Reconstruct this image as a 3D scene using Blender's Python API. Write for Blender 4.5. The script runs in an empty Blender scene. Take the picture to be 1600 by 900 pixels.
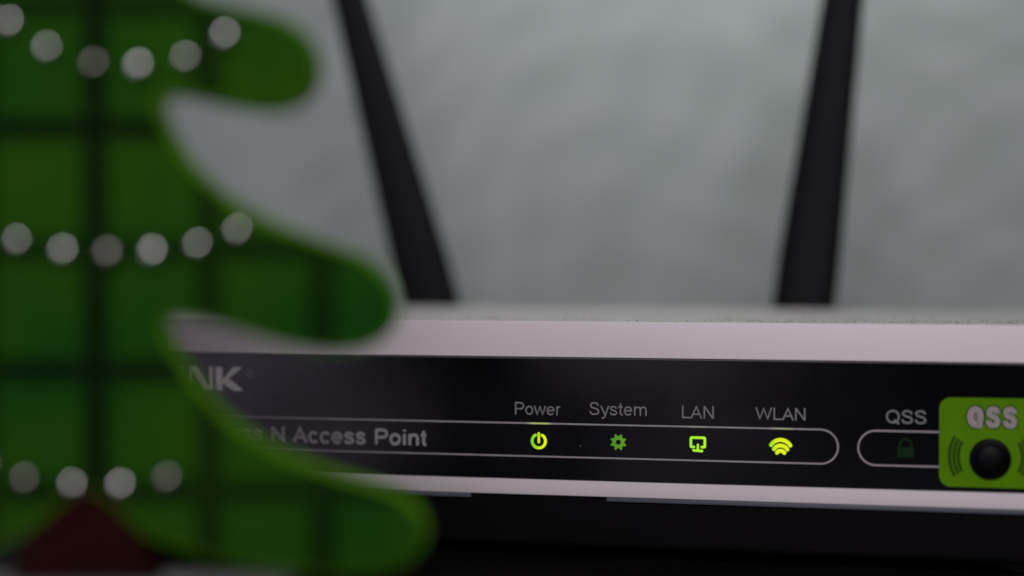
import bpy, bmesh, math, random
from mathutils import Vector, Matrix
random.seed(4)
S = 0.001                       # everything below is written in millimetres
sc = bpy.context.scene
col = sc.collection

# ------------------------------------------------------------------ camera
CAM = Vector((71.0, -310.0, 56.0))
YAW = math.radians(12.94)
cd = bpy.data.cameras.new('camera')
cam = bpy.data.objects.new('camera', cd); col.objects.link(cam)
cam.location = CAM * S
cam.rotation_euler = (math.radians(90 - 0.914), 0, YAW)
cd.sensor_width = 36; cd.lens = 60
cd.clip_start = 0.01; cd.clip_end = 20
cd.dof.use_dof = True
cd.dof.focus_distance = 0.3135
cd.dof.aperture_fstop = 4.3
cd.dof.aperture_blades = 0
sc.camera = cam

# ------------------------------------------------------------------ light
w = bpy.data.worlds.new('World'); sc.world = w; w.use_nodes = True
w.node_tree.nodes['Background'].inputs[0].default_value = (0.60, 0.62, 0.75, 1)
w.node_tree.nodes['Background'].inputs[1].default_value = 0.045

def area(name, loc, target, sx, sy, power, color):
    l = bpy.data.lights.new(name, 'AREA'); l.shape = 'RECTANGLE'
    l.size = sx * S; l.size_y = sy * S; l.energy = power; l.color = color
    o = bpy.data.objects.new(name, l); col.objects.link(o)
    o.location = Vector(loc) * S
    d = (Vector(target) - Vector(loc)).normalized()
    o.rotation_euler = d.to_track_quat('-Z', 'Y').to_euler()
    return o
area('window_light', (115, -600, 350), (35, 60, 40), 280, 240, 2.65, (0.97, 0.97, 1.0))
area('panel_sheen_fill', (-215, -700, 10), (0, 0, 20), 200, 420, 0.66, (0.90, 0.82, 1.0))  # added low lamp, placed to give the front panel its soft reflection
area('wall_wash_fill', (16, 128, 262), (12, 225, 85), 110, 45, 0.235, (0.95, 1.0, 0.98))  # added unseen lamp close above the access point, brightens the wall behind

sc.view_settings.view_transform = 'Standard'
sc.view_settings.look = 'None'
sc.view_settings.exposure = 0
sc.view_settings.gamma = 1
sc.view_settings.use_curve_mapping = False
sc.cycles.use_denoising = True
sc.cycles.max_bounces = 6
sc.cycles.caustics_reflective = False

# ------------------------------------------------------------------ helpers
def lin(c): return tuple(((v/255)/12.92 if v/255 <= .04045 else ((v/255+.055)/1.055)**2.4) for v in c)

def mat(name, color, rough=0.5, metal=0.0, spec=0.5, vary=0.0, scale=200, bump=0.0, bscale=2000,
        emit=None, strength=1.0, coat=0.0):
    m = bpy.data.materials.new(name); m.use_nodes = True
    nt = m.node_tree; N = nt.nodes; L = nt.links
    b = N['Principled BSDF']
    b.inputs['Base Color'].default_value = (*color, 1)
    b.inputs['Roughness'].default_value = rough
    b.inputs['Metallic'].default_value = metal
    b.inputs['Specular IOR Level'].default_value = spec
    b.inputs['Coat Weight'].default_value = coat
    tc = N.new('ShaderNodeTexCoord')
    if vary:
        n = N.new('ShaderNodeTexNoise'); n.inputs['Scale'].default_value = scale; n.inputs['Detail'].default_value = 5
        L.new(tc.outputs['Object'], n.inputs['Vector'])
        r = N.new('ShaderNodeValToRGB')
        r.color_ramp.elements[0].position = .3; r.color_ramp.elements[1].position = .7
        r.color_ramp.elements[0].color = (*[c*(1-vary) for c in color], 1)
        r.color_ramp.elements[1].color = (*[min(1, c*(1+vary)) for c in color], 1)
        L.new(n.outputs['Fac'], r.inputs['Fac']); L.new(r.outputs['Color'], b.inputs['Base Color'])
    if bump:
        n = N.new('ShaderNodeTexNoise'); n.inputs['Scale'].default_value = bscale; n.inputs['Detail'].default_value = 4
        L.new(tc.outputs['Object'], n.inputs['Vector'])
        bp = N.new('ShaderNodeBump'); bp.inputs['Strength'].default_value = bump; bp.inputs['Distance'].default_value = 0.0002
        L.new(n.outputs['Fac'], bp.inputs['Height']); L.new(bp.outputs['Normal'], b.inputs['Normal'])
    if emit:
        b.inputs['Emission Color'].default_value = (*emit, 1)
        b.inputs['Emission Strength'].default_value = strength
    return m

def led(name, c0, c1, strength, x0, x1):
    """a lit icon: emission running from c0 to c1 across its width (the diode sits to one side)"""
    m = mat(name, (0.02, 0.05, 0.01), 0.3)
    N = m.node_tree.nodes; L = m.node_tree.links; b = N['Principled BSDF']
    tc = N.new('ShaderNodeTexCoord'); sx = N.new('ShaderNodeSeparateXYZ'); L.new(tc.outputs['Object'], sx.inputs[0])
    mr = N.new('ShaderNodeMapRange'); mr.inputs[1].default_value = x0*S; mr.inputs[2].default_value = x1*S
    L.new(sx.outputs['X'], mr.inputs[0])
    r = N.new('ShaderNodeValToRGB'); r.color_ramp.elements[0].color = (*c0, 1); r.color_ramp.elements[1].color = (*c1, 1)
    L.new(mr.outputs[0], r.inputs['Fac']); L.new(r.outputs['Color'], b.inputs['Emission Color'])
    b.inputs['Emission Strength'].default_value = strength
    return m

def link(name, bm, m, parent=None, loc=(0, 0, 0), smooth=False):
    me = bpy.data.meshes.new(name)
    bmesh.ops.scale(bm, vec=(S, S, S), verts=bm.verts)
    bm.to_mesh(me); bm.free()
    if m: me.materials.append(m)
    if smooth:
        for p in me.polygons: p.use_smooth = True
        if smooth != 'all': me.set_sharp_from_angle(angle=math.radians(35))
    o = bpy.data.objects.new(name, me); col.objects.link(o)
    o.location = Vector(loc) * S
    if parent: o.parent = parent
    return o

def empty(name, loc, rz=0):
    o = bpy.data.objects.new(name, None); col.objects.link(o)
    o.location = Vector(loc) * S; o.rotation_euler = (0, 0, rz); o.empty_display_size = .01
    return o

def tag(o, **k):
    for a, b in k.items(): o[a] = b
    return o

def box(bm, x0, x1, y0, y1, z0, z1, bev=0, seg=2):
    r = bmesh.ops.create_cube(bm, size=1)
    vs = r['verts']
    for v in vs:
        v.co = Vector(((x0+x1)/2 + v.co.x*(x1-x0), (y0+y1)/2 + v.co.y*(y1-y0), (z0+z1)/2 + v.co.z*(z1-z0)))
    if bev:
        es = list({e for v in vs for e in v.link_edges})
        bmesh.ops.bevel(bm, geom=es, offset=bev, segments=seg, affect='EDGES', profile=.5)

def stroke(bm, pts, wd, y, closed=False, caps=True):
    """flat band of width wd along (x, z) points, lying at depth y and facing -Y"""
    P = [Vector(p) for p in pts]; n = len(P); h = wd/2; A = []; B = []
    for i in range(n):
        if closed: a, b = P[i-1], P[(i+1) % n]; d0 = (P[i]-a).normalized(); d1 = (b-P[i]).normalized()
        else:
            d0 = (P[i]-P[i-1]).normalized() if i else (P[1]-P[0]).normalized()
            d1 = (P[i+1]-P[i]).normalized() if i < n-1 else d0
        t = (d0+d1).normalized(); nrm = Vector((-t.y, t.x))
        k = h / max(.5, t.dot(d1))
        A.append(P[i]+nrm*k); B.append(P[i]-nrm*k)
    va = [bm.verts.new((p.x, y, p.y)) for p in A]; vb = [bm.verts.new((p.x, y, p.y)) for p in B]
    for i in range(n if closed else n-1):
        j = (i+1) % n; bm.faces.new((va[i], vb[i], vb[j], va[j]))
    if caps and not closed:
        for i, sgn in ((0, -1), (n-1, 1)):
            t = ((P[1]-P[0]) if i == 0 else (P[-1]-P[-2])).normalized()
            nr = Vector((-t.y, t.x)); vs = [va[i]]
            for k in range(1, 8):
                a = math.pi*k/8
                p = P[i] + (nr*math.cos(a) + t*sgn*math.sin(a))*h
                vs.append(bm.verts.new((p.x, y, p.y)))
            vs.append(vb[i]); bm.faces.new(vs)
    bmesh.ops.recalc_face_normals(bm, faces=bm.faces)

def poly(bm, pts, y):
    f = bm.faces.new([bm.verts.new((p[0], y, p[1])) for p in pts]); f.normal_update()
    if f.normal.y > 0: f.normal_flip()

def text_bm(bm, s, x0, x1, z0, z1, y, bold=0.0, spacing=1.0):
    """lettering fitted to the box x0..x1, z0..z1 (box of the unemboldened letters)"""
    def make(off):
        cu = bpy.data.curves.new('t', 'FONT'); cu.body = s; cu.size = 10; cu.offset = off; cu.space_character = spacing
        cu.resolution_u = 5
        o = bpy.data.objects.new('t', cu); col.objects.link(o)
        bpy.context.view_layer.update()
        me = bpy.data.meshes.new_from_object(o.evaluated_get(bpy.context.evaluated_depsgraph_get()))
        bpy.data.objects.remove(o); bpy.data.curves.remove(cu)
        return me
    ref = make(0)
    xs = [v.co.x for v in ref.vertices]; ys = [v.co.y for v in ref.vertices]
    ax, bx, ay, by = min(xs), max(xs), min(ys), max(ys)
    bpy.data.meshes.remove(ref)
    me = make(bold)
    t = bmesh.new(); t.from_mesh(me); bpy.data.meshes.remove(me)
    for v in t.verts:
        v.co = Vector((x0 + (v.co.x-ax)/(bx-ax)*(x1-x0), y, z0 + (v.co.y-ay)/(by-ay)*(z1-z0)))
    tmp = bpy.data.meshes.new('tmp'); t.to_mesh(tmp); t.free()
    bm.from_mesh(tmp); bpy.data.meshes.remove(tmp)
    for f in bm.faces:
        f.normal_update()
        if f.normal.y > 0: f.normal_flip()

def arc(cx, cz, r, a0, a1, n=16):
    return [(cx + r*math.cos(math.radians(a0+(a1-a0)*i/n)), cz + r*math.sin(math.radians(a0+(a1-a0)*i/n))) for i in range(n+1)]

def curve(P, k=5):
    """smooth line through the points"""
    out = []; Q = [P[0]] + list(P) + [P[-1]]
    for a, b, c, d in zip(Q, Q[1:], Q[2:], Q[3:]):
        for i in range(k):
            t = i/k
            out.append(tuple(.5*((2*b[m]) + (-a[m]+c[m])*t + (2*a[m]-5*b[m]+4*c[m]-d[m])*t*t + (-a[m]+3*b[m]-3*c[m]+d[m])*t**3) for m in (0, 1)))
    return out + [P[-1]]
def ell(cx, cy, rx, ry, a0, a1, n=26):
    return [(cx+rx*math.cos(math.radians(a0+(a1-a0)*i/n)), cy+ry*math.sin(math.radians(a0+(a1-a0)*i/n))) for i in range(n+1)]
S_ = [(.78, .71), (.68, .88), (.46, .94), (.24, .89), (.155, .74), (.25, .60), (.46, .525), (.69, .44), (.79, .27), (.70, .11), (.46, .06), (.22, .11), (.11, .31)]
GL = {   # plain sans-serif letters as centre lines; cap height 1; value = (advance, strokes)
 'P': (.93, [[(.17, 0), (.17, 1)], [(.17, .94), (.58, .94)] + ell(.58, .705, .25, .235, 80, -80, 10) + [(.58, .47), (.17, .47)]]),
 'S': (.93, [curve(S_)]), 's': (.70, [curve([(.02+x*.70, .015+y*.71) for x, y in S_])]),
 'o': (.776, [ell(.388, .362, .275, .305, 0, 360)]), 'e': (.776, [[(.11, .375), (.66, .375)] + ell(.388, .362, .275, .305, 8, 322)]),
 'c': (.70, [ell(.375, .362, .265, .305, 38, 322)]),
 'w': (1.03, [[(.05, .725), (.28, .06), (.515, .67), (.75, .06), (.98, .725)]]),
 'r': (.465, [[(.15, 0), (.15, .725)], curve([(.15, .40), (.19, .57), (.29, .655), (.42, .655)])]),
 'y': (.70, [[(.05, .725), (.36, .04)], curve([(.66, .725), (.36, -.06), (.27, -.20), (.09, -.21)])]),
 't': (.40, [[(.19, .95), (.19, .18), (.24, .075), (.37, .06)], [(.02, .665), (.36, .665)]]),
 'm': (1.163, [[(.14, 0), (.14, .725)], curve([(.14, .42), (.20, .60), (.34, .665), (.47, .65), (.555, .56), (.58, .40)]) + [(.58, 0)],
              curve([(.58, .42), (.64, .60), (.78, .665), (.91, .65), (.995, .56), (1.02, .40)]) + [(1.02, 0)]]),
 'n': (.776, [[(.14, 0), (.14, .725)], curve([(.14, .40), (.20, .58), (.36, .665), (.50, .65), (.60, .56), (.625, .40)]) + [(.625, 0)]]),
 'i': (.31, [[(.155, 0), (.155, .725)], [(.155, .87), (.155, 1)]]), 'l': (.31, [[(.155, 0), (.155, 1)]]),
 'L': (.776, [[(.17, 1), (.17, .06), (.75, .06)]]), 'A': (.93, [[(.05, 0), (.465, .93), (.88, 0)], [(.20, .34), (.73, .34)]]),
 'N': (1.008, [[(.16, 0), (.16, 1)], [(.19, .95), (.82, .05)], [(.85, 0), (.85, 1)]]),
 'W': (1.318, [[(.05, 1), (.35, .08), (.66, .91), (.97, .08), (1.27, 1)]]),
 'Q': (1.086, [ell(.54, .5, .42, .44, 0, 360, 34), [(.64, .27), (.97, -.04)]]), ' ': (.388, []),
}
def letters(bm, s, x0, x1, z0, z1, y, wd, track=0.0):
    """letters fitted between x0 and x1; z0 is the baseline, z1 the cap height, wd the stroke width (all mm)"""
    x = 0; P = []
    for ch in s:
        adv, st = GL[ch]; P += [[(x+a, b) for a, b in p] for p in st]; x += adv + track
    xs = [a for p in P for a, b in p]; ax, bx = min(xs), max(xs); X0_, X1_ = x0+wd/2, x1-wd/2
    for k, p in enumerate(P):
        stroke(bm, [(X0_+(a-ax)/(bx-ax)*(X1_-X0_), z0+b*(z1-z0)) for a, b in p], wd, y-.0035*(k % 3), caps=False)


# ------------------------------------------------------------------ wall
def wall_material():
    m = mat('painted_plaster', (0.4, 0.41, 0.41), 0.85, spec=0.2)
    N = m.node_tree.nodes; L = m.node_tree.links; b = N['Principled BSDF']
    tc = N.new('ShaderNodeTexCoord')
    wn = N.new('ShaderNodeTexNoise'); wn.inputs['Scale'].default_value = 9; wn.inputs['Detail'].default_value = 2
    L.new(tc.outputs['Object'], wn.inputs['Vector'])
    mx = N.new('ShaderNodeVectorMath'); mx.operation = 'MULTIPLY_ADD'; mx.inputs[1].default_value = (.10, .10, .10)
    L.new(wn.outputs['Color'], mx.inputs[0]); L.new(tc.outputs['Object'], mx.inputs[2])
    # trowel sweeps: rings about two centres, broken up by noise
    def sweep(cx, cz, sc_):
        mp = N.new('ShaderNodeMapping'); mp.inputs['Location'].default_value = (-cx, 0, -cz)
        L.new(mx.outputs[0], mp.inputs['Vector'])
        wv = N.new('ShaderNodeTexWave'); wv.wave_type = 'RINGS'; wv.rings_direction = 'Y'
        wv.inputs['Scale'].default_value = sc_; wv.inputs['Distortion'].default_value = 1.2
        wv.inputs['Detail'].default_value = 4; wv.inputs['Detail Scale'].default_value = 3
        L.new(mp.outputs[0], wv.inputs['Vector']); return wv
    w1 = sweep(.02, -.01, 13); w2 = sweep(.20, .02, 15)
    msk = N.new('ShaderNodeTexNoise'); msk.inputs['Scale'].default_value = 16; msk.inputs['Detail'].default_value = 3
    L.new(tc.outputs['Object'], msk.inputs['Vector'])
    mm = N.new('ShaderNodeMix'); L.new(msk.outputs['Fac'], mm.inputs[0]); L.new(w1.outputs['Fac'], mm.inputs[2]); L.new(w2.outputs['Fac'], mm.inputs[3])
    big = N.new('ShaderNodeTexNoise'); big.inputs['Scale'].default_value = 24; big.inputs['Detail'].default_value = 4; big.inputs['Roughness'].default_value = .5
    L.new(tc.outputs['Object'], big.inputs['Vector'])
    mb = N.new('ShaderNodeMix'); mb.inputs[0].default_value = .60
    L.new(mm.outputs[0], mb.inputs[2]); L.new(big.outputs['Fac'], mb.inputs[3])
    r = N.new('ShaderNodeValToRGB')
    e = r.color_ramp.elements
    e[0].position = .28; e[0].color = (.308, .330, .322, 1)
    e[1].position = .74; e[1].color = (.372, .388, .384, 1)
    L.new(mb.outputs[0], r.inputs['Fac']); L.new(r.outputs['Color'], b.inputs['Base Color'])
    bp = N.new('ShaderNodeBump'); bp.inputs['Strength'].default_value = .5; bp.inputs['Distance'].default_value = .0015
    L.new(mb.outputs[0], bp.inputs['Height']); L.new(bp.outputs['Normal'], b.inputs['Normal'])
    return m
bm = bmesh.new(); box(bm, -900, 1000, 225, 245, -500, 900)
wl = link('wall', bm, wall_material()); wl['kind'] = 'structure'

# ------------------------------------------------------------------ table
def table_material():
    m = mat('dark_tabletop', (0.003, 0.002, 0.002), 0.6, spec=0.12)
    N = m.node_tree.nodes; L = m.node_tree.links; b = N['Principled BSDF']
    tc = N.new('ShaderNodeTexCoord'); mp = N.new('ShaderNodeMapping'); mp.inputs['Scale'].default_value = (6, 60, 60)
    L.new(tc.outputs['Object'], mp.inputs['Vector'])
    n = N.new('ShaderNodeTexNoise'); n.inputs['Scale'].default_value = 3; n.inputs['Detail'].default_value = 6
    L.new(mp.outputs[0], n.inputs['Vector'])
    r = N.new('ShaderNodeValToRGB'); r.color_ramp.elements[0].color = (.0016, .001, .001, 1); r.color_ramp.elements[1].color = (.005, .0025, .0022, 1)
    L.new(n.outputs['Fac'], r.inputs['Fac']); L.new(r.outputs['Color'], b.inputs['Base Color'])
    return m
M_table = table_material()
tbl = empty('table', (0, 0, 0))
tag(tbl, label='dark brown tabletop beneath the white access point and the green tree', category='table')
bm = bmesh.new(); box(bm, -420, 520, -165, 222, -18, 0, 1.5, 3)
link('tabletop', bm, M_table, tbl, smooth=True)
for x, y in ((-390, -130), (490, -130), (-390, 195), (490, 195)):
    bm = bmesh.new(); box(bm, x-14, x+14, y-14, y+14, -480, -18.2, 1)
    link('leg', bm, M_table, tbl)

# ------------------------------------------------------------------ access point
M_white = mat('white_plastic', (0.71, 0.61, 0.645), 0.5, spec=0.3, vary=.02, scale=60, bump=.05, bscale=3500)
def dusty(m):
    N = m.node_tree.nodes; L = m.node_tree.links; b = N['Principled BSDF']
    src = b.inputs['Base Color'].links[0].from_socket
    tc = N.new('ShaderNodeTexCoord'); sp = N.new('ShaderNodeSeparateXYZ'); L.new(tc.outputs['Normal'], sp.inputs[0])
    up = N.new('ShaderNodeMapRange'); up.inputs[1].default_value = .90; up.inputs[2].default_value = .995; L.new(sp.outputs['Z'], up.inputs[0])
    n = N.new('ShaderNodeTexNoise'); n.inputs['Scale'].default_value = 90; n.inputs['Detail'].default_value = 6; L.new(tc.outputs['Object'], n.inputs['Vector'])
    r = N.new('ShaderNodeMapRange'); r.inputs[1].default_value = .3; r.inputs[2].default_value = .7; r.inputs[3].default_value = .45; r.inputs[4].default_value = 1; L.new(n.outputs['Fac'], r.inputs[0])
    k = N.new('ShaderNodeMath'); k.operation = 'MULTIPLY'; L.new(up.outputs[0], k.inputs[0]); L.new(r.outputs[0], k.inputs[1])
    mx = N.new('ShaderNodeMix'); mx.data_type = 'RGBA'; L.new(k.outputs[0], mx.inputs['Factor']); L.new(src, mx.inputs['A']); mx.inputs['B'].default_value = (.46, .445, .42, 1)
    L.new(mx.outputs['Result'], b.inputs['Base Color'])
dusty(M_white)
M_grey = mat('grey_lip_plastic', (0.075, 0.075, 0.10), 0.55)
M_black = mat('black_matt_plastic', (0.0050, 0.0036, 0.0048), 0.7, spec=0.10, bump=.6, bscale=1800)
def panel_material():
    m = bpy.data.materials.new('black_gloss_film'); m.use_nodes = True; nt = m.node_tree; N = nt.nodes; L = nt.links
    N.remove(N['Principled BSDF']); out = N['Material Output']
    d = N.new('ShaderNodeBsdfDiffuse'); d.inputs['Color'].default_value = (.0012, .0009, .0014, 1)
    g = N.new('ShaderNodeBsdfAnisotropic'); g.distribution = 'BECKMANN'; g.inputs['Roughness'].default_value = .27
    g.inputs['Color'].default_value = (.95, .90, 1, 1)
    tc = N.new('ShaderNodeTexCoord'); n = N.new('ShaderNodeTexNoise'); n.inputs['Scale'].default_value = 70; n.inputs['Detail'].default_value = 3
    L.new(tc.outputs['Object'], n.inputs['Vector'])
    r = N.new('ShaderNodeMapRange'); r.inputs[3].default_value = .22; r.inputs[4].default_value = .32
    L.new(n.outputs['Fac'], r.inputs[0]); L.new(r.outputs[0], g.inputs['Roughness'])
    f = N.new('ShaderNodeFresnel'); f.inputs['IOR'].default_value = 1.47
    mx = N.new('ShaderNodeMixShader'); L.new(f.outputs[0], mx.inputs[0]); L.new(d.outputs[0], mx.inputs[1]); L.new(g.outputs[0], mx.inputs[2])
    L.new(mx.outputs[0], out.inputs['Surface']); return m
M_panel = panel_material()
M_reveal = mat('panel_edge', (0.085, 0.065, 0.085), 0.4)
M_print = mat('grey_print', (0.32, 0.275, 0.30), 0.6, vary=.08, scale=900)
M_print_soft = mat('soft_grey_print', (0.20, 0.185, 0.20), 0.6, vary=.08, scale=900)
M_logo = mat('silver_print', (0.74, 0.66, 0.64), 0.5)
M_rubber = mat('black_rubber', (0.01, 0.01, 0.011), 0.75)

X0, X1, Z0, Z1, YB = -95.0, 105.0, 12.4, 44.8, 92.0
PX0, PX1, PZ0, PZ1 = -91.0, 101.0, 15.3, 38.2
ap = empty('wireless_access_point', (0, 0, 0))
tag(ap, label='white wireless access point with black front panel and lit green icons on the table',
    category='access point')

# top shell: rounded box whose front opens into the panel recess
bm = bmesh.new()
def V(x, y, z): return bm.verts.new((x, y, z))
o = [V(X0, 0, Z0), V(X1, 0, Z0), V(X1, 0, Z1), V(X0, 0, Z1)]
bk = [V(X0, YB, Z0), V(X1, YB, Z0), V(X1, YB, Z1), V(X0, YB, Z1)]
i_ = [V(PX0, 0, PZ0), V(PX1, 0, PZ0), V(PX1, 0, PZ1), V(PX0, 0, PZ1)]
d_ = [V(PX0, .9, PZ0), V(PX1, .9, PZ0), V(PX1, .9, PZ1), V(PX0, .9, PZ1)]
for k in range(4):
    j = (k+1) % 4
    bm.faces.new((o[k], o[j], i_[j], i_[k])); bm.faces.new((i_[k], i_[j], d_[j], d_[k])); bm.faces.new((o[j], o[k], bk[k], bk[j]))
bm.faces.new(d_); bm.faces.new(bk[::-1])
bmesh.ops.recalc_face_normals(bm, faces=bm.faces)
vert = [e for e in bm.edges if abs(e.verts[0].co.z-e.verts[1].co.z) > 20 and all(v.co.x in (X0, X1) for v in e.verts)]
bmesh.ops.bevel(bm, geom=vert, offset=2.6, segments=6, affect='EDGES', profile=.5)
rim = [e for e in bm.edges if all(abs(v.co.z-Z1) < .01 for v in e.verts) and len(e.link_faces) == 2 and
       abs(e.link_faces[0].normal.dot(e.link_faces[1].normal)) < .5]
bmesh.ops.bevel(bm, geom=rim, offset=.42, segments=4, affect='EDGES', profile=.5)
rim = [e for e in bm.edges if all(abs(v.co.z-Z0) < .01 for v in e.verts) and len(e.link_faces) == 2 and
       abs(e.link_faces[0].normal.dot(e.link_faces[1].normal)) < .5]
bmesh.ops.bevel(bm, geom=rim, offset=.22, segments=3, affect='EDGES', profile=.5)
link('top_shell', bm, M_white, ap, smooth=True)

# lip: two thin grey strips under the bezel with a dark slot between them
for x0, x1 in ((X0+1.5, -8.2), (17.6, X1-1.5)):
    bm = bmesh.new(); box(bm, x0, x1, .25, 2.2, 11.55, 12.36, .12)
    link('lip', bm, M_grey, ap, smooth=True)
# lower shell, tapering a little toward the table
bm = bmesh.new()
top = [(X0+1.2, .55), (X1-1.2, .55), (X1-1.2, YB-1), (X0+1.2, YB-1)]
bot = [(X0+4, 3.2), (X1-4, 3.2), (X1-4, YB-4), (X0+4, YB-4)]
ta = [bm.verts.new((x, y, 12.3)) for x, y in top]; tb = [bm.verts.new((x, y, 2.2)) for x, y in bot]
bm.faces.new(ta); bm.faces.new(tb[::-1])
for k in range(4): bm.faces.new((tb[k], tb[(k+1) % 4], ta[(k+1) % 4], ta[k]))
bmesh.ops.recalc_face_normals(bm, faces=bm.faces)
bmesh.ops.bevel(bm, geom=[e for e in bm.edges if e.verts[0].co.z < 3 and e.verts[1].co.z < 3], offset=1.6, segments=4, affect='EDGES', profile=.5)
link('bottom_shell', bm, M_black, ap, smooth=True)
for x, y in ((-82, 14), (92, 14), (-82, 78), (92, 78)):
    bm = bmesh.new(); bmesh.ops.create_cone(bm, cap_ends=True, segments=24, radius1=4.5, radius2=5, depth=2.3)
    link('foot', bm, M_rubber, ap, (x, y, 1.15), smooth=True)

# front panel
YP = .42
bm = bmesh.new(); box(bm, PX0+.05, PX1-.05, YP, .88, PZ0+.05, PZ1-.42, .06, 1)
panel = link('front_panel', bm, M_panel, ap)
bm = bmesh.new(); box(bm, PX0+.05, PX1-.05, .30, .88, PZ1-.40, PZ1-.03)
link('panel_trim', bm, M_reveal, ap)
Y1 = YP-.03                         # depth at which the print lies
H = 56.0
def words(s, x0, x1, z0, z1, m, wd, name='lettering', y=None, parent=None, label=None, track=0.0):
    bm = bmesh.new(); letters(bm, s, x0, x1, H+z0, H+z1, Y1 if y is None else y, wd, track)
    o = link(name, bm, m, parent or panel)
    if label: o['label'] = label
    return o
words('Power', .26, 9.0, -28.72, -26.35, M_print_soft, .27, label='the word Power above the first icon')
words('System', 14.35, 25.05, -28.5, -26.1, M_print_soft, .27, label='the word System above the gear icon')
words('LAN', 31.55, 37.35, -28.75, -26.45, M_print_soft, .27, label='the word LAN above the screen icon')
words('WLAN', 44.85, 53.8, -28.72, -26.5, M_print_soft, .27, label='the word WLAN above the radio wave icon')
words('QSS', 67.95, 74.9, -28.9, -26.5, M_print_soft, .30, label='the word QSS above the padlock icon')
words('Wireless N Access Point', -67.6, -16.6, -34.95, -32.0, M_print, .60, track=.045, label='bold product line inside the long outline')

# long outline and short outline
def outline(pts, closed=False):
    bm = bmesh.new(); stroke(bm, pts, .30, Y1, closed); o = link('printed_outline', bm, M_print, panel); return o
zt, zb = H-30.27, H-36.42; rr = (zt-zb)/2; zc = (zt+zb)/2
outline(arc(56.5, zc, rr, 90, -90, 24) + arc(-84.0, zc, rr, 270, 90, 24), True)
outline([(78.5, zt)] + arc(66.2, zc, rr, 90, 270, 24) + [(78.5, zb)])

# logo
lt, lb = H-20.65, H-25.2
bm = bmesh.new()
def q(*p): poly(bm, p, Y1)
q((-59.5, lt), (-58.1, lt), (-58.1, lb), (-59.5, lb))                                         # K
q((-58.08, (lt+lb)/2-.15), (-55.7, lt), (-54.0, lt), (-56.75, lb+2.35), (-58.08, lb+1.3))
q((-56.72, lb+2.35), (-53.7, lb), (-55.7, lb), (-58.06, lb+1.4))
q((-60.85, lt), (-60.1, lt), (-60.1, lb), (-60.85, lb))                                       # N
q((-60.87, lb), (-60.87, lb+.5), (-63.5, lt), (-65.3, lt), (-62.1, lb))
q((-65.3, lt-.5), (-64.7, lt-1.0), (-64.7, lb), (-65.3, lb))
q((-68.0, lt), (-66.5, lt), (-66.5, lb), (-68.0, lb))                                         # I
q((-72.2, lt), (-70.7, lt), (-70.7, lb), (-72.2, lb)); q((-70.68, lb+1.1), (-68.7, lb+1.1), (-68.7, lb), (-70.68, lb))
q((-74.6, lb+2.7), (-72.9, lb+2.7), (-72.9, lb+1.7), (-74.6, lb+1.7))                         # -
q((-79.2, lt), (-77.7, lt), (-77.7, lb), (-79.2, lb))
stroke(bm, [(-77.68, lt-.5), (-76.2, lt-.5), (-75.6, lt-.9), (-75.4, lt-1.4), (-75.6, lt-1.9), (-76.2, lt-2.3), (-77.68, lt-2.3)], .95, Y1, caps=False)
q((-84.3, lt), (-80.0, lt), (-80.0, lt-1.1), (-84.3, lt-1.1)); q((-82.9, lt-1.12), (-81.4, lt-1.12), (-81.4, lb), (-82.9, lb))
link('logo', bm, M_logo, panel)['label'] = 'silver block letters ending in NK at the left of the panel'
bm = bmesh.new(); stroke(bm, arc(-52.35, H-21.75, .72, 0, 345, 24), .13, Y1, closed=True)
text_bm(bm, 'R', -52.65, -52.1, H-22.15, H-21.35, Y1, .15)
link('registered_mark', bm, M_print, panel)

# indicator icons
def icon(bm, m, x, zrel, label, em=None):
    o = link('indicator_light', bm, m, panel, (x, 0, H+zrel)); o['label'] = label; return o
bm = bmesh.new(); stroke(bm, arc(0, -.12, 1.27, 120, 420, 40), .54, Y1); stroke(bm, [(0, 1.30), (0, -.30)], .50, Y1)
icon(bm, led('lit_power_icon', (.16, .60, .01), (.80, .86, .0), 1.0, -1.4, 1.1), 4.80, -33.45, 'brightly lit yellow green power icon')

bm = bmesh.new(); n = 160; R, rho = 1.52, .40
inn = []; out = []
for k in range(n):
    th = 2*math.pi*k/n; ph = (th + math.pi/8) % (math.pi/4) - math.pi/8
    s2 = rho*rho - (R*math.sin(ph))**2
    r = R*math.cos(ph) - math.sqrt(s2) if s2 > 0 else R
    inn.append(bm.verts.new((.46*math.cos(th), Y1, .46*math.sin(th)))); out.append(bm.verts.new((r*math.cos(th), Y1, r*math.sin(th))))
for k in range(n): bm.faces.new((inn[k], out[k], out[(k+1) % n], inn[(k+1) % n]))
bmesh.ops.recalc_face_normals(bm, faces=bm.faces)
icon(bm, led('lit_gear_icon', (.045, .20, .005), (.095, .26, .006), 1.0, -1.4, 1.4), 19.78, -33.42, 'dim green gear icon')

bm = bmesh.new()
stroke(bm, [(-.72, -.50), (-1.15, -.50), (-1.27, -.38), (-1.27, 1.05), (-1.12, 1.2), (1.12, 1.2), (1.27, 1.05), (1.27, -.38), (1.15, -.50), (.72, -.50)], .48, Y1)
stroke(bm, [(0, -.08), (0, -1.0)], .42, Y1+.012); stroke(bm, [(-.78, -1.13), (.74, -1.22)], .48, Y1+.008)
icon(bm, led('lit_screen_icon', (.30, .78, .01), (.44, .82, .01), 1.0, -1.4, 1.4), 34.45, -33.45, 'lit green network screen icon')

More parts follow.
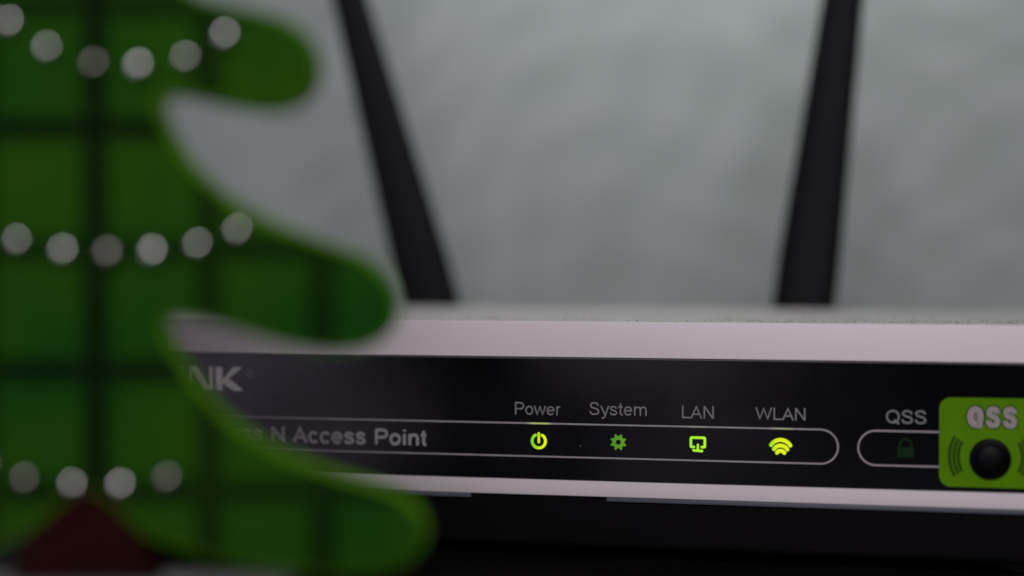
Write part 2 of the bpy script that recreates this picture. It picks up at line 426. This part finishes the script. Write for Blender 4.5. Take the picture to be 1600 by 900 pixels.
def sag(half, s, ze):
    r = (half*half+s*s)/(2*s); a = math.degrees(math.asin(min(1, half/r)))
    return arc(0, ze+s-r, r, 90+a, 90-a, 18)
bm = bmesh.new()
for k, (h_, s_, z_) in enumerate(((1.72, .98, .22), (1.20, .68, -.50), (.66, .36, -1.13))): stroke(bm, sag(h_, s_, z_), .70, Y1+.004*k)
icon(bm, led('lit_wave_icon', (.20, .66, .01), (.70, .84, .0), 1.0, -2.1, -.6), 49.4, -33.5, 'brightly lit yellow radio wave icon')

bm = bmesh.new()
poly(bm, [(-1.42, -1.6), (1.42, -1.6), (1.42, .28), (-1.42, .28)], Y1); stroke(bm, [(-.95, .30)] + arc(0, .75, .95, 180, 0, 16) + [(.95, .30)], .42, Y1, caps=False)
icon(bm, mat('unlit_lock_icon', (.003, .021, .003), .6, spec=.1), 71.35, -33.35, 'unlit dark green padlock icon')

# glow of the lit icons, painted as emission onto the line above them
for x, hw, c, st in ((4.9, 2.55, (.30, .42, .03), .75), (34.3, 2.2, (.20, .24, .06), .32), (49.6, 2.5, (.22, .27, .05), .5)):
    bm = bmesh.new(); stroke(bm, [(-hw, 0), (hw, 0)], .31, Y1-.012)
    m = led('painted_glow', (.0, .0, .0), c, st, -hw, hw)
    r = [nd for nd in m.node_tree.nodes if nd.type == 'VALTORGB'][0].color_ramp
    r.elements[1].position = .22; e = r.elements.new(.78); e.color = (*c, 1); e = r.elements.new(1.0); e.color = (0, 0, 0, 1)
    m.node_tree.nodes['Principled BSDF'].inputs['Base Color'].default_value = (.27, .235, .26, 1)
    link('painted_glow', bm, m, panel, (x, 0, zt))

# green sticker with button
def sticker_material():
    m = mat('green_sticker_film', (0.088, 0.215, 0.0005), 0.6, spec=.06, vary=.12, scale=110)
    return m
SX0, SX1, SZ0, SZ1 = 77.15, 94.5, H-39.85, H-24.1
bm = bmesh.new()
r_ = 2.0
pts = arc(SX0+r_, SZ0+r_, r_, 180, 270, 8)+arc(SX1-r_, SZ0+r_, r_, 270, 360, 8)+arc(SX1-r_, SZ1-r_, r_, 0, 90, 8)+arc(SX0+r_, SZ1-r_, r_, 90, 180, 8)
poly(bm, pts, .30)
ex = bmesh.ops.extrude_face_region(bm, geom=list(bm.faces))
bmesh.ops.translate(bm, vec=(0, YP-.012-.30, 0), verts=[v for v in ex['geom'] if isinstance(v, bmesh.types.BMVert)])
bmesh.ops.recalc_face_normals(bm, faces=bm.faces)
stk = link('sticker', bm, sticker_material(), ap); stk['label'] = 'bright green square sticker around the black button'
M_dark = mat('dark_brown_print', (0.012, 0.010, 0.004), .6, spec=.1)
M_wh = mat('pale_print', (0.50, 0.47, 0.46), .5); M_pk = mat('pinkish_grey_print', (0.19, 0.12, 0.115), .5)
for b_, m_, y_, lab in ((1.34, M_dark, .285, 'dark outline of the letters QSS'), (.78, M_wh, .265, 'pale outline of the letters QSS'), (.36, M_pk, .245, 'pinkish grey core of the letters QSS')):
    e_ = (b_-.78)/2
    words('QSS', 81.95-e_, 90.30+e_, -29.1, -25.8, m_, b_, y=y_, parent=stk, label=lab, track=.32)
bm = bmesh.new(); poly(bm, ell(83.15, H-27.45, .62, .95, 0, 345, 23), .2745); link('letter_fill', bm, M_pk, stk)
M_arc = mat('dark_green_print', (0.022, 0.062, 0.003), .6, spec=.06)
bx, bz = 85.85, H-34.75
for sgn in (-1, 1):
    for rad in (5.45, 6.2, 6.95):
        a = 27 + (rad-5.5)*1.2
        bm = bmesh.new(); stroke(bm, arc(bx, bz+.3, rad, (180-a) if sgn < 0 else a, (180+a) if sgn < 0 else -a, 14), .56, .285, caps=True)
        link('wave_mark', bm, M_arc, stk)
# button: collar and dome
bm = bmesh.new()
prof = [(3.55, .28), (3.55, -.25), (3.40, -.55), (3.1, -.75), (2.95, -.72), (2.8, -.95), (2.4, -1.25), (1.7, -1.5), (.9, -1.62), (0, -1.65)]
vs = [bm.verts.new((r, y, 0)) for r, y in prof]; es = [bm.edges.new((vs[k], vs[k+1])) for k in range(len(vs)-1)]
bmesh.ops.spin(bm, geom=vs+es, cent=(0, 0, 0), axis=(0, 1, 0), angle=2*math.pi, steps=48, use_merge=True)
bmesh.ops.remove_doubles(bm, verts=bm.verts, dist=.001); bmesh.ops.recalc_face_normals(bm, faces=bm.faces)
link('button', bm, mat('black_button_plastic', (.0016, .0016, .0024), .5, spec=.10), ap, (bx, 0, bz), smooth='all')

# ------------------------------------------------------------------ antennas (parts of the access point)
M_ant = mat('antenna_plastic', (0.0068, 0.0055, 0.0072), .6, spec=.12)
def antenna(x, z, lean, length, label):
    """hexagonal tapering blade on a hinge at the back of the shell"""
    bm = bmesh.new(); rings = []
    stations = [(-14, 5.4, 5.0), (-9, 6.0, 5.2), (0, 7.0, 4.6), (12, 7.0, 4.2), (40, 5.9, 3.9), (80, 4.4, 3.5), (82, 4.3, 3.4), (120, 4.0, 3.2), (length-4, 3.9, 3.0), (length-1, 3.4, 2.5), (length, 2.2, 1.6)]
    for s, hw, hd in stations:
        ring = []
        for dx, dy in ((-1, 0), (-.55, -1), (.72, -1), (1, 0), (.72, 1), (-.55, 1)):
            ring.append(bm.verts.new((hw*dx*1.07, hd*dy*.9, s)))
        rings.append(ring)
    for a, b in zip(rings, rings[1:]):
        for k in range(6): bm.faces.new((a[k], a[(k+1) % 6], b[(k+1) % 6], b[k]))
    bm.faces.new(rings[0][::-1]); bm.faces.new(rings[-1])
    bmesh.ops.recalc_face_normals(bm, faces=bm.faces)
    bmesh.ops.bevel(bm, geom=[e for e in bm.edges if abs(e.verts[0].co.z-e.verts[1].co.z) > 1], offset=.5, segments=2, affect='EDGES', profile=.5)
    bmesh.ops.rotate(bm, cent=(0, 0, 0), matrix=Matrix.Rotation(lean, 3, 'Y'), verts=bm.verts)
    o = link('antenna', bm, M_ant, ap, (x, 102, z), smooth=True); o['label'] = label
    bm = bmesh.new(); bmesh.ops.create_cone(bm, cap_ends=True, segments=28, radius1=5, radius2=5, depth=9)
    bmesh.ops.rotate(bm, cent=(0, 0, 0), matrix=Matrix.Rotation(math.pi/2, 3, 'X'), verts=bm.verts)
    d = Vector((-16*math.sin(lean), 0, -16*math.cos(lean)))
    link('hinge', bm, M_ant, o, (d.x, -5.4, d.z), smooth=True)
    return o
antenna(-44.3, 44.7, math.radians(-15.5), 165, 'left antenna, leaning to the left')
antenna(47.5, 44.7, math.radians(7.1), 165, 'right antenna, leaning slightly to the right')

# ------------------------------------------------------------------ dust
M_dust = mat('dust', (0.24, 0.21, 0.18), .9)
def specks(name, pts, m):
    bm = bmesh.new()
    for x, y, z, r in pts:
        t = bmesh.ops.create_icosphere(bm, subdivisions=1, radius=r)
        bmesh.ops.translate(bm, vec=(x, y, z), verts=t['verts'])
        for v in t['verts']: v.co += Vector([random.uniform(-.3, .3)*r for _ in range(3)])
    return link(name, bm, m)
pts = []
for k in range(1500):
    x = random.uniform(-60, 104) if random.random() < .45 else random.triangular(20, 104, 90)
    y = random.uniform(.8, 105) if random.random() < .6 else abs(random.gauss(0, 9))+.8
    r = random.choice((.05, .06, .08, .1, .13)) * random.uniform(.7, 1.2)
    pts.append((x, min(y, 90), 44.8+r*.3, r))
d1 = specks('dust', pts, M_dust)
tag(d1, kind='stuff', label='fine brownish dust lying on top of the white access point', category='dust')
pts = [(12.6, YP-.03, H-34.25, .12), (12.72, YP-.03, H-34.38, .10)]
for k in range(60):
    pts.append((random.uniform(-50, 76), YP-.02, H-random.uniform(19, 40), random.uniform(.02, .04)))
d2 = specks('dust_speck', pts, mat('pale_dust', (.20, .20, .23), .8))
tag(d2, kind='stuff', label='tiny pale dust specks on the black front panel', category='dust')

# ------------------------------------------------------------------ green tree ornament
K = 227.0/2667.0
fwd = Vector((-math.sin(YAW), math.cos(YAW), 0)); rgt = Vector((math.cos(YAW), math.sin(YAW), 0))
org = Vector((CAM.x, CAM.y, 0)) + fwd*227 + rgt*((135-800)*K)
tree = empty('tree_ornament', org, YAW)
tag(tree, label='green checked Christmas tree ornament with silver bead rows in front of the access point',
    category='tree ornament')
def loc2(u, v, D=224.5):
    """point of the photograph -> (x, z) on the upright plane D mm in front of the camera, in the ornament's own axes"""
    a, b, p = (u-800)/2667.0, (450-v)/2667.0, math.radians(.914)
    t = D / (math.cos(p) + b*math.sin(p))
    return (a*t - (135-800)*K, 56 + t*(b*math.cos(p) - math.sin(p)))
right = [(110, -432), (170, -385), (225, -330), (280, -290), (345, -262), (385, -240), (402, -205), (385, -170), (340, -152), (290, -155), (240, -160),
         (238, -125), (250, -80), (270, -40), (300, -10), (344, 3), (400, 14), (445, 27), (480, 50), (499, 92), (494, 136), (469, 162), (430, 173), (388, 171), (328, 159), (285, 149), (250, 148),
         (254, 180), (285, 237), (318, 276), (355, 306), (400, 334), (450, 357), (520, 382), (570, 400), (608, 430), (626, 474), (613, 520), (575, 546), (520, 553), (458, 544), (398, 526), (338, 509), (290, 498), (254, 496),
         (262, 525), (300, 590), (336, 634), (375, 670), (430, 702), (500, 732), (560, 750), (620, 768), (660, 798), (672, 835), (655, 872), (610, 895), (540, 903), (450, 897), (380, 887), (320, 874), (270, 856), (222, 838), (197, 810), (172, 786), (148, 772)]
pr = [loc2(u, v) for u, v in right]
def smooth_pts(P, it=2):
    for _ in range(it):
        Q = [P[0]]
        for a, b in zip(P, P[1:]):
            Q += [(a[0]*.75+b[0]*.25, a[1]*.75+b[1]*.25), (a[0]*.25+b[0]*.75, a[1]*.25+b[1]*.75)]
        P = Q + [P[-1]]
    return P
pr = smooth_pts(pr, 1)
AX = -5.0
outl = [(AX, loc2(0, -440)[1])] + pr + [(0, loc2(0, 768)[1])] + [loc2(*p) for p in ((112, 776), (84, 798), (50, 828), (2, 856), (-60, 872))] + [(-(x-AX)+AX-3, z) for x, z in reversed(pr) if not (x < 17 and z < 20)]
TH = 5.0
def tree_material():
    m = mat('green_checked_paint', (.05, .16, .01), .8, spec=.02)
    N = m.node_tree.nodes; L = m.node_tree.links; b = N['Principled BSDF']
    tc = N.new('ShaderNodeTexCoord'); sp = N.new('ShaderNodeSeparateXYZ'); L.new(tc.outputs['Object'], sp.inputs[0])
    def band(axis, first, pitch, half, soft):
        a = N.new('ShaderNodeMath'); a.operation = 'SUBTRACT'; a.inputs[1].default_value = first*S; L.new(sp.outputs[axis], a.inputs[0])
        p = N.new('ShaderNodeMath'); p.operation = 'PINGPONG'; p.inputs[1].default_value = pitch*S/2; L.new(a.outputs[0], p.inputs[0])
        r = N.new('ShaderNodeMapRange'); r.interpolation_type = 'SMOOTHSTEP'
        r.inputs[1].default_value = (half-soft)*S; r.inputs[2].default_value = (half+soft)*S
        r.inputs[3].default_value = 1; r.inputs[4].default_value = 0
        L.new(p.outputs[0], r.inputs[0]); return r
    vb = band('X', loc2(148, 0)[0], 175*K, 1.8, 1.0)
    hb = band('Z', loc2(0, 200)[1], 187.5*K, 1.65, 1.0)
    vw = band('X', loc2(148, 0)[0], 3*175*K, 1.0, 1.2)      # every third upright line is heavier
    hw = band('Z', loc2(0, 200)[1], 2*187.5*K, .9, 1.0)
    def madd(a, ka, bb, kb):
        x = N.new('ShaderNodeMath'); x.operation = 'MULTIPLY'; x.inputs[1].default_value = ka; L.new(a.outputs[0], x.inputs[0])
        y = N.new('ShaderNodeMath'); y.operation = 'MULTIPLY_ADD'; y.inputs[1].default_value = kb
        L.new(bb.outputs[0], y.inputs[0]); L.new(x.outputs[0], y.inputs[2]); y.use_clamp = True; return y
    vs_ = madd(vb, .74, vw, .26); hs_ = madd(hb, .72, hw, .26)
    mxm = N.new('ShaderNodeMath'); mxm.operation = 'MAXIMUM'; L.new(vs_.outputs[0], mxm.inputs[0]); L.new(hs_.outputs[0], mxm.inputs[1])
    n = N.new('ShaderNodeTexNoise'); n.inputs['Scale'].default_value = 34; n.inputs['Detail'].default_value = 2
    L.new(tc.outputs['Object'], n.inputs['Vector'])
    r = N.new('ShaderNodeValToRGB'); r.color_ramp.elements[0].position = .35; r.color_ramp.elements[1].position = .68
    r.color_ramp.elements[0].color = (.0060, .043, .0036, 1); r.color_ramp.elements[1].color = (.020, .064, .0024, 1)
    L.new(n.outputs['Fac'], r.inputs['Fac'])
    mc = N.new('ShaderNodeMix'); mc.data_type = 'RGBA'
    L.new(mxm.outputs[0], mc.inputs['Factor']); L.new(r.outputs['Color'], mc.inputs['A']); mc.inputs['B'].default_value = (.0022, .0065, .002, 1)
    L.new(mc.outputs['Result'], b.inputs['Base Color'])
    return m
bm = bmesh.new()
f = bm.faces.new([bm.verts.new((x, -TH/2, z)) for x, z in outl])
ex = bmesh.ops.extrude_face_region(bm, geom=[f])
bmesh.ops.translate(bm, vec=(0, TH, 0), verts=[v for v in ex['geom'] if isinstance(v, bmesh.types.BMVert)])
bmesh.ops.recalc_face_normals(bm, faces=bm.faces)
caps_ = [fc for fc in bm.faces if len(fc.verts) > 10]
eds = [e for fc in caps_ for e in fc.edges]
bmesh.ops.bevel(bm, geom=eds, offset=.9, segments=4, affect='EDGES', profile=.5)
for fc in bm.faces:
    fc.normal_update()
    fc.material_index = 0 if abs(fc.normal.y) > .97 else 1
big = [fc for fc in bm.faces if len(fc.verts) > 10]
bmesh.ops.triangulate(bm, faces=big)
body = link('body', bm, tree_material(), tree, smooth=True)
body.data.materials.append(mat('bright_green_edge_paint', (.075, .195, .004), .7, spec=.02, vary=.1, scale=150))

# trunk and base
bm = bmesh.new()
tp = [loc2(u, v) for u, v in ((90, 780), (135, 764), (180, 780), (206, 824), (228, 858), (242, 895))]
tz = 13.4
prof = [tp[0], tp[1], tp[2], tp[3], tp[4], tp[5], (tp[5][0]+.3, tz), (-tp[5][0]-.3, tz), (-tp[5][0], tp[5][1]), (-tp[4][0], tp[4][1]), (-tp[3][0], tp[3][1])]
f = bm.faces.new([bm.verts.new((x, -2.1, z)) for x, z in prof])
ex = bmesh.ops.extrude_face_region(bm, geom=[f])
bmesh.ops.translate(bm, vec=(0, 4.2, 0), verts=[v for v in ex['geom'] if isinstance(v, bmesh.types.BMVert)])
bmesh.ops.recalc_face_normals(bm, faces=bm.faces)
bmesh.ops.bevel(bm, geom=[e for e in bm.edges if abs(e.verts[0].co.y-e.verts[1].co.y) < .1], offset=.6, segments=3, affect='EDGES', profile=.5)
link('trunk', bm, mat('dark_red_paint', (.0150, .0040, .0034), .8, spec=.0, vary=.2, scale=120), tree, smooth=True)
bm = bmesh.new(); box(bm, -27, 27, -9, 9, 0, 13.4, .8, 3)
link('base', bm, mat('grey_white_base_paint', (.15, .145, .14), .7, spec=.15, vary=.08, scale=90), tree, smooth=True)

# beads: one string after another
M_bead = mat('silver_bead', (.80, .76, .74), .10, metal=1.0)
M_bead2 = mat('pearl_bead', (.40, .36, .34), .25, metal=1.0)
rows = [[(-110, -60), (-45, -8), (15, 35), (75, 75), (148, 100), (218, 103), (291, 90), (353, 55)],
        [(-165, 280), (-100, 320), (-38, 352), (28, 376), (100, 391), (170, 395), (240, 393), (310, 382), (372, 360)],
        [(-140, 645), (-80, 690), (-20, 726), (40, 748), (115, 756), (190, 757), (263, 747)],
        [(20, -215), (75, -190), (140, -178), (205, -182), (268, -200)]]
mesh_bead = None
for ri, row in enumerate(rows):
    for k, (u, v) in enumerate(row):
        x, z = loc2(u, v, 223.6)
        if mesh_bead is None:
            bm = bmesh.new(); bmesh.ops.create_uvsphere(bm, u_segments=24, v_segments=14, radius=1.42)
            bo = link('bead', bm, M_bead, tree, smooth='all'); mesh_bead = bo.data
        else:
            bo = bpy.data.objects.new('bead', mesh_bead); col.objects.link(bo); bo.parent = tree
        bo.location = Vector((x, -TH/2-.9, z))*S
        if mesh_bead is not None and ((k*5+ri*3) % 4) in (0, 1) and (u, v) not in ((218, 103), (240, 393)):
            bo.material_slots[0].link = 'OBJECT'; bo.material_slots[0].material = M_bead2
        f_ = 1.12 if (u, v) in ((218, 103), (240, 393), (170, 395)) else random.uniform(.88, 1.04)
        bo.scale = (f_, f_, f_)
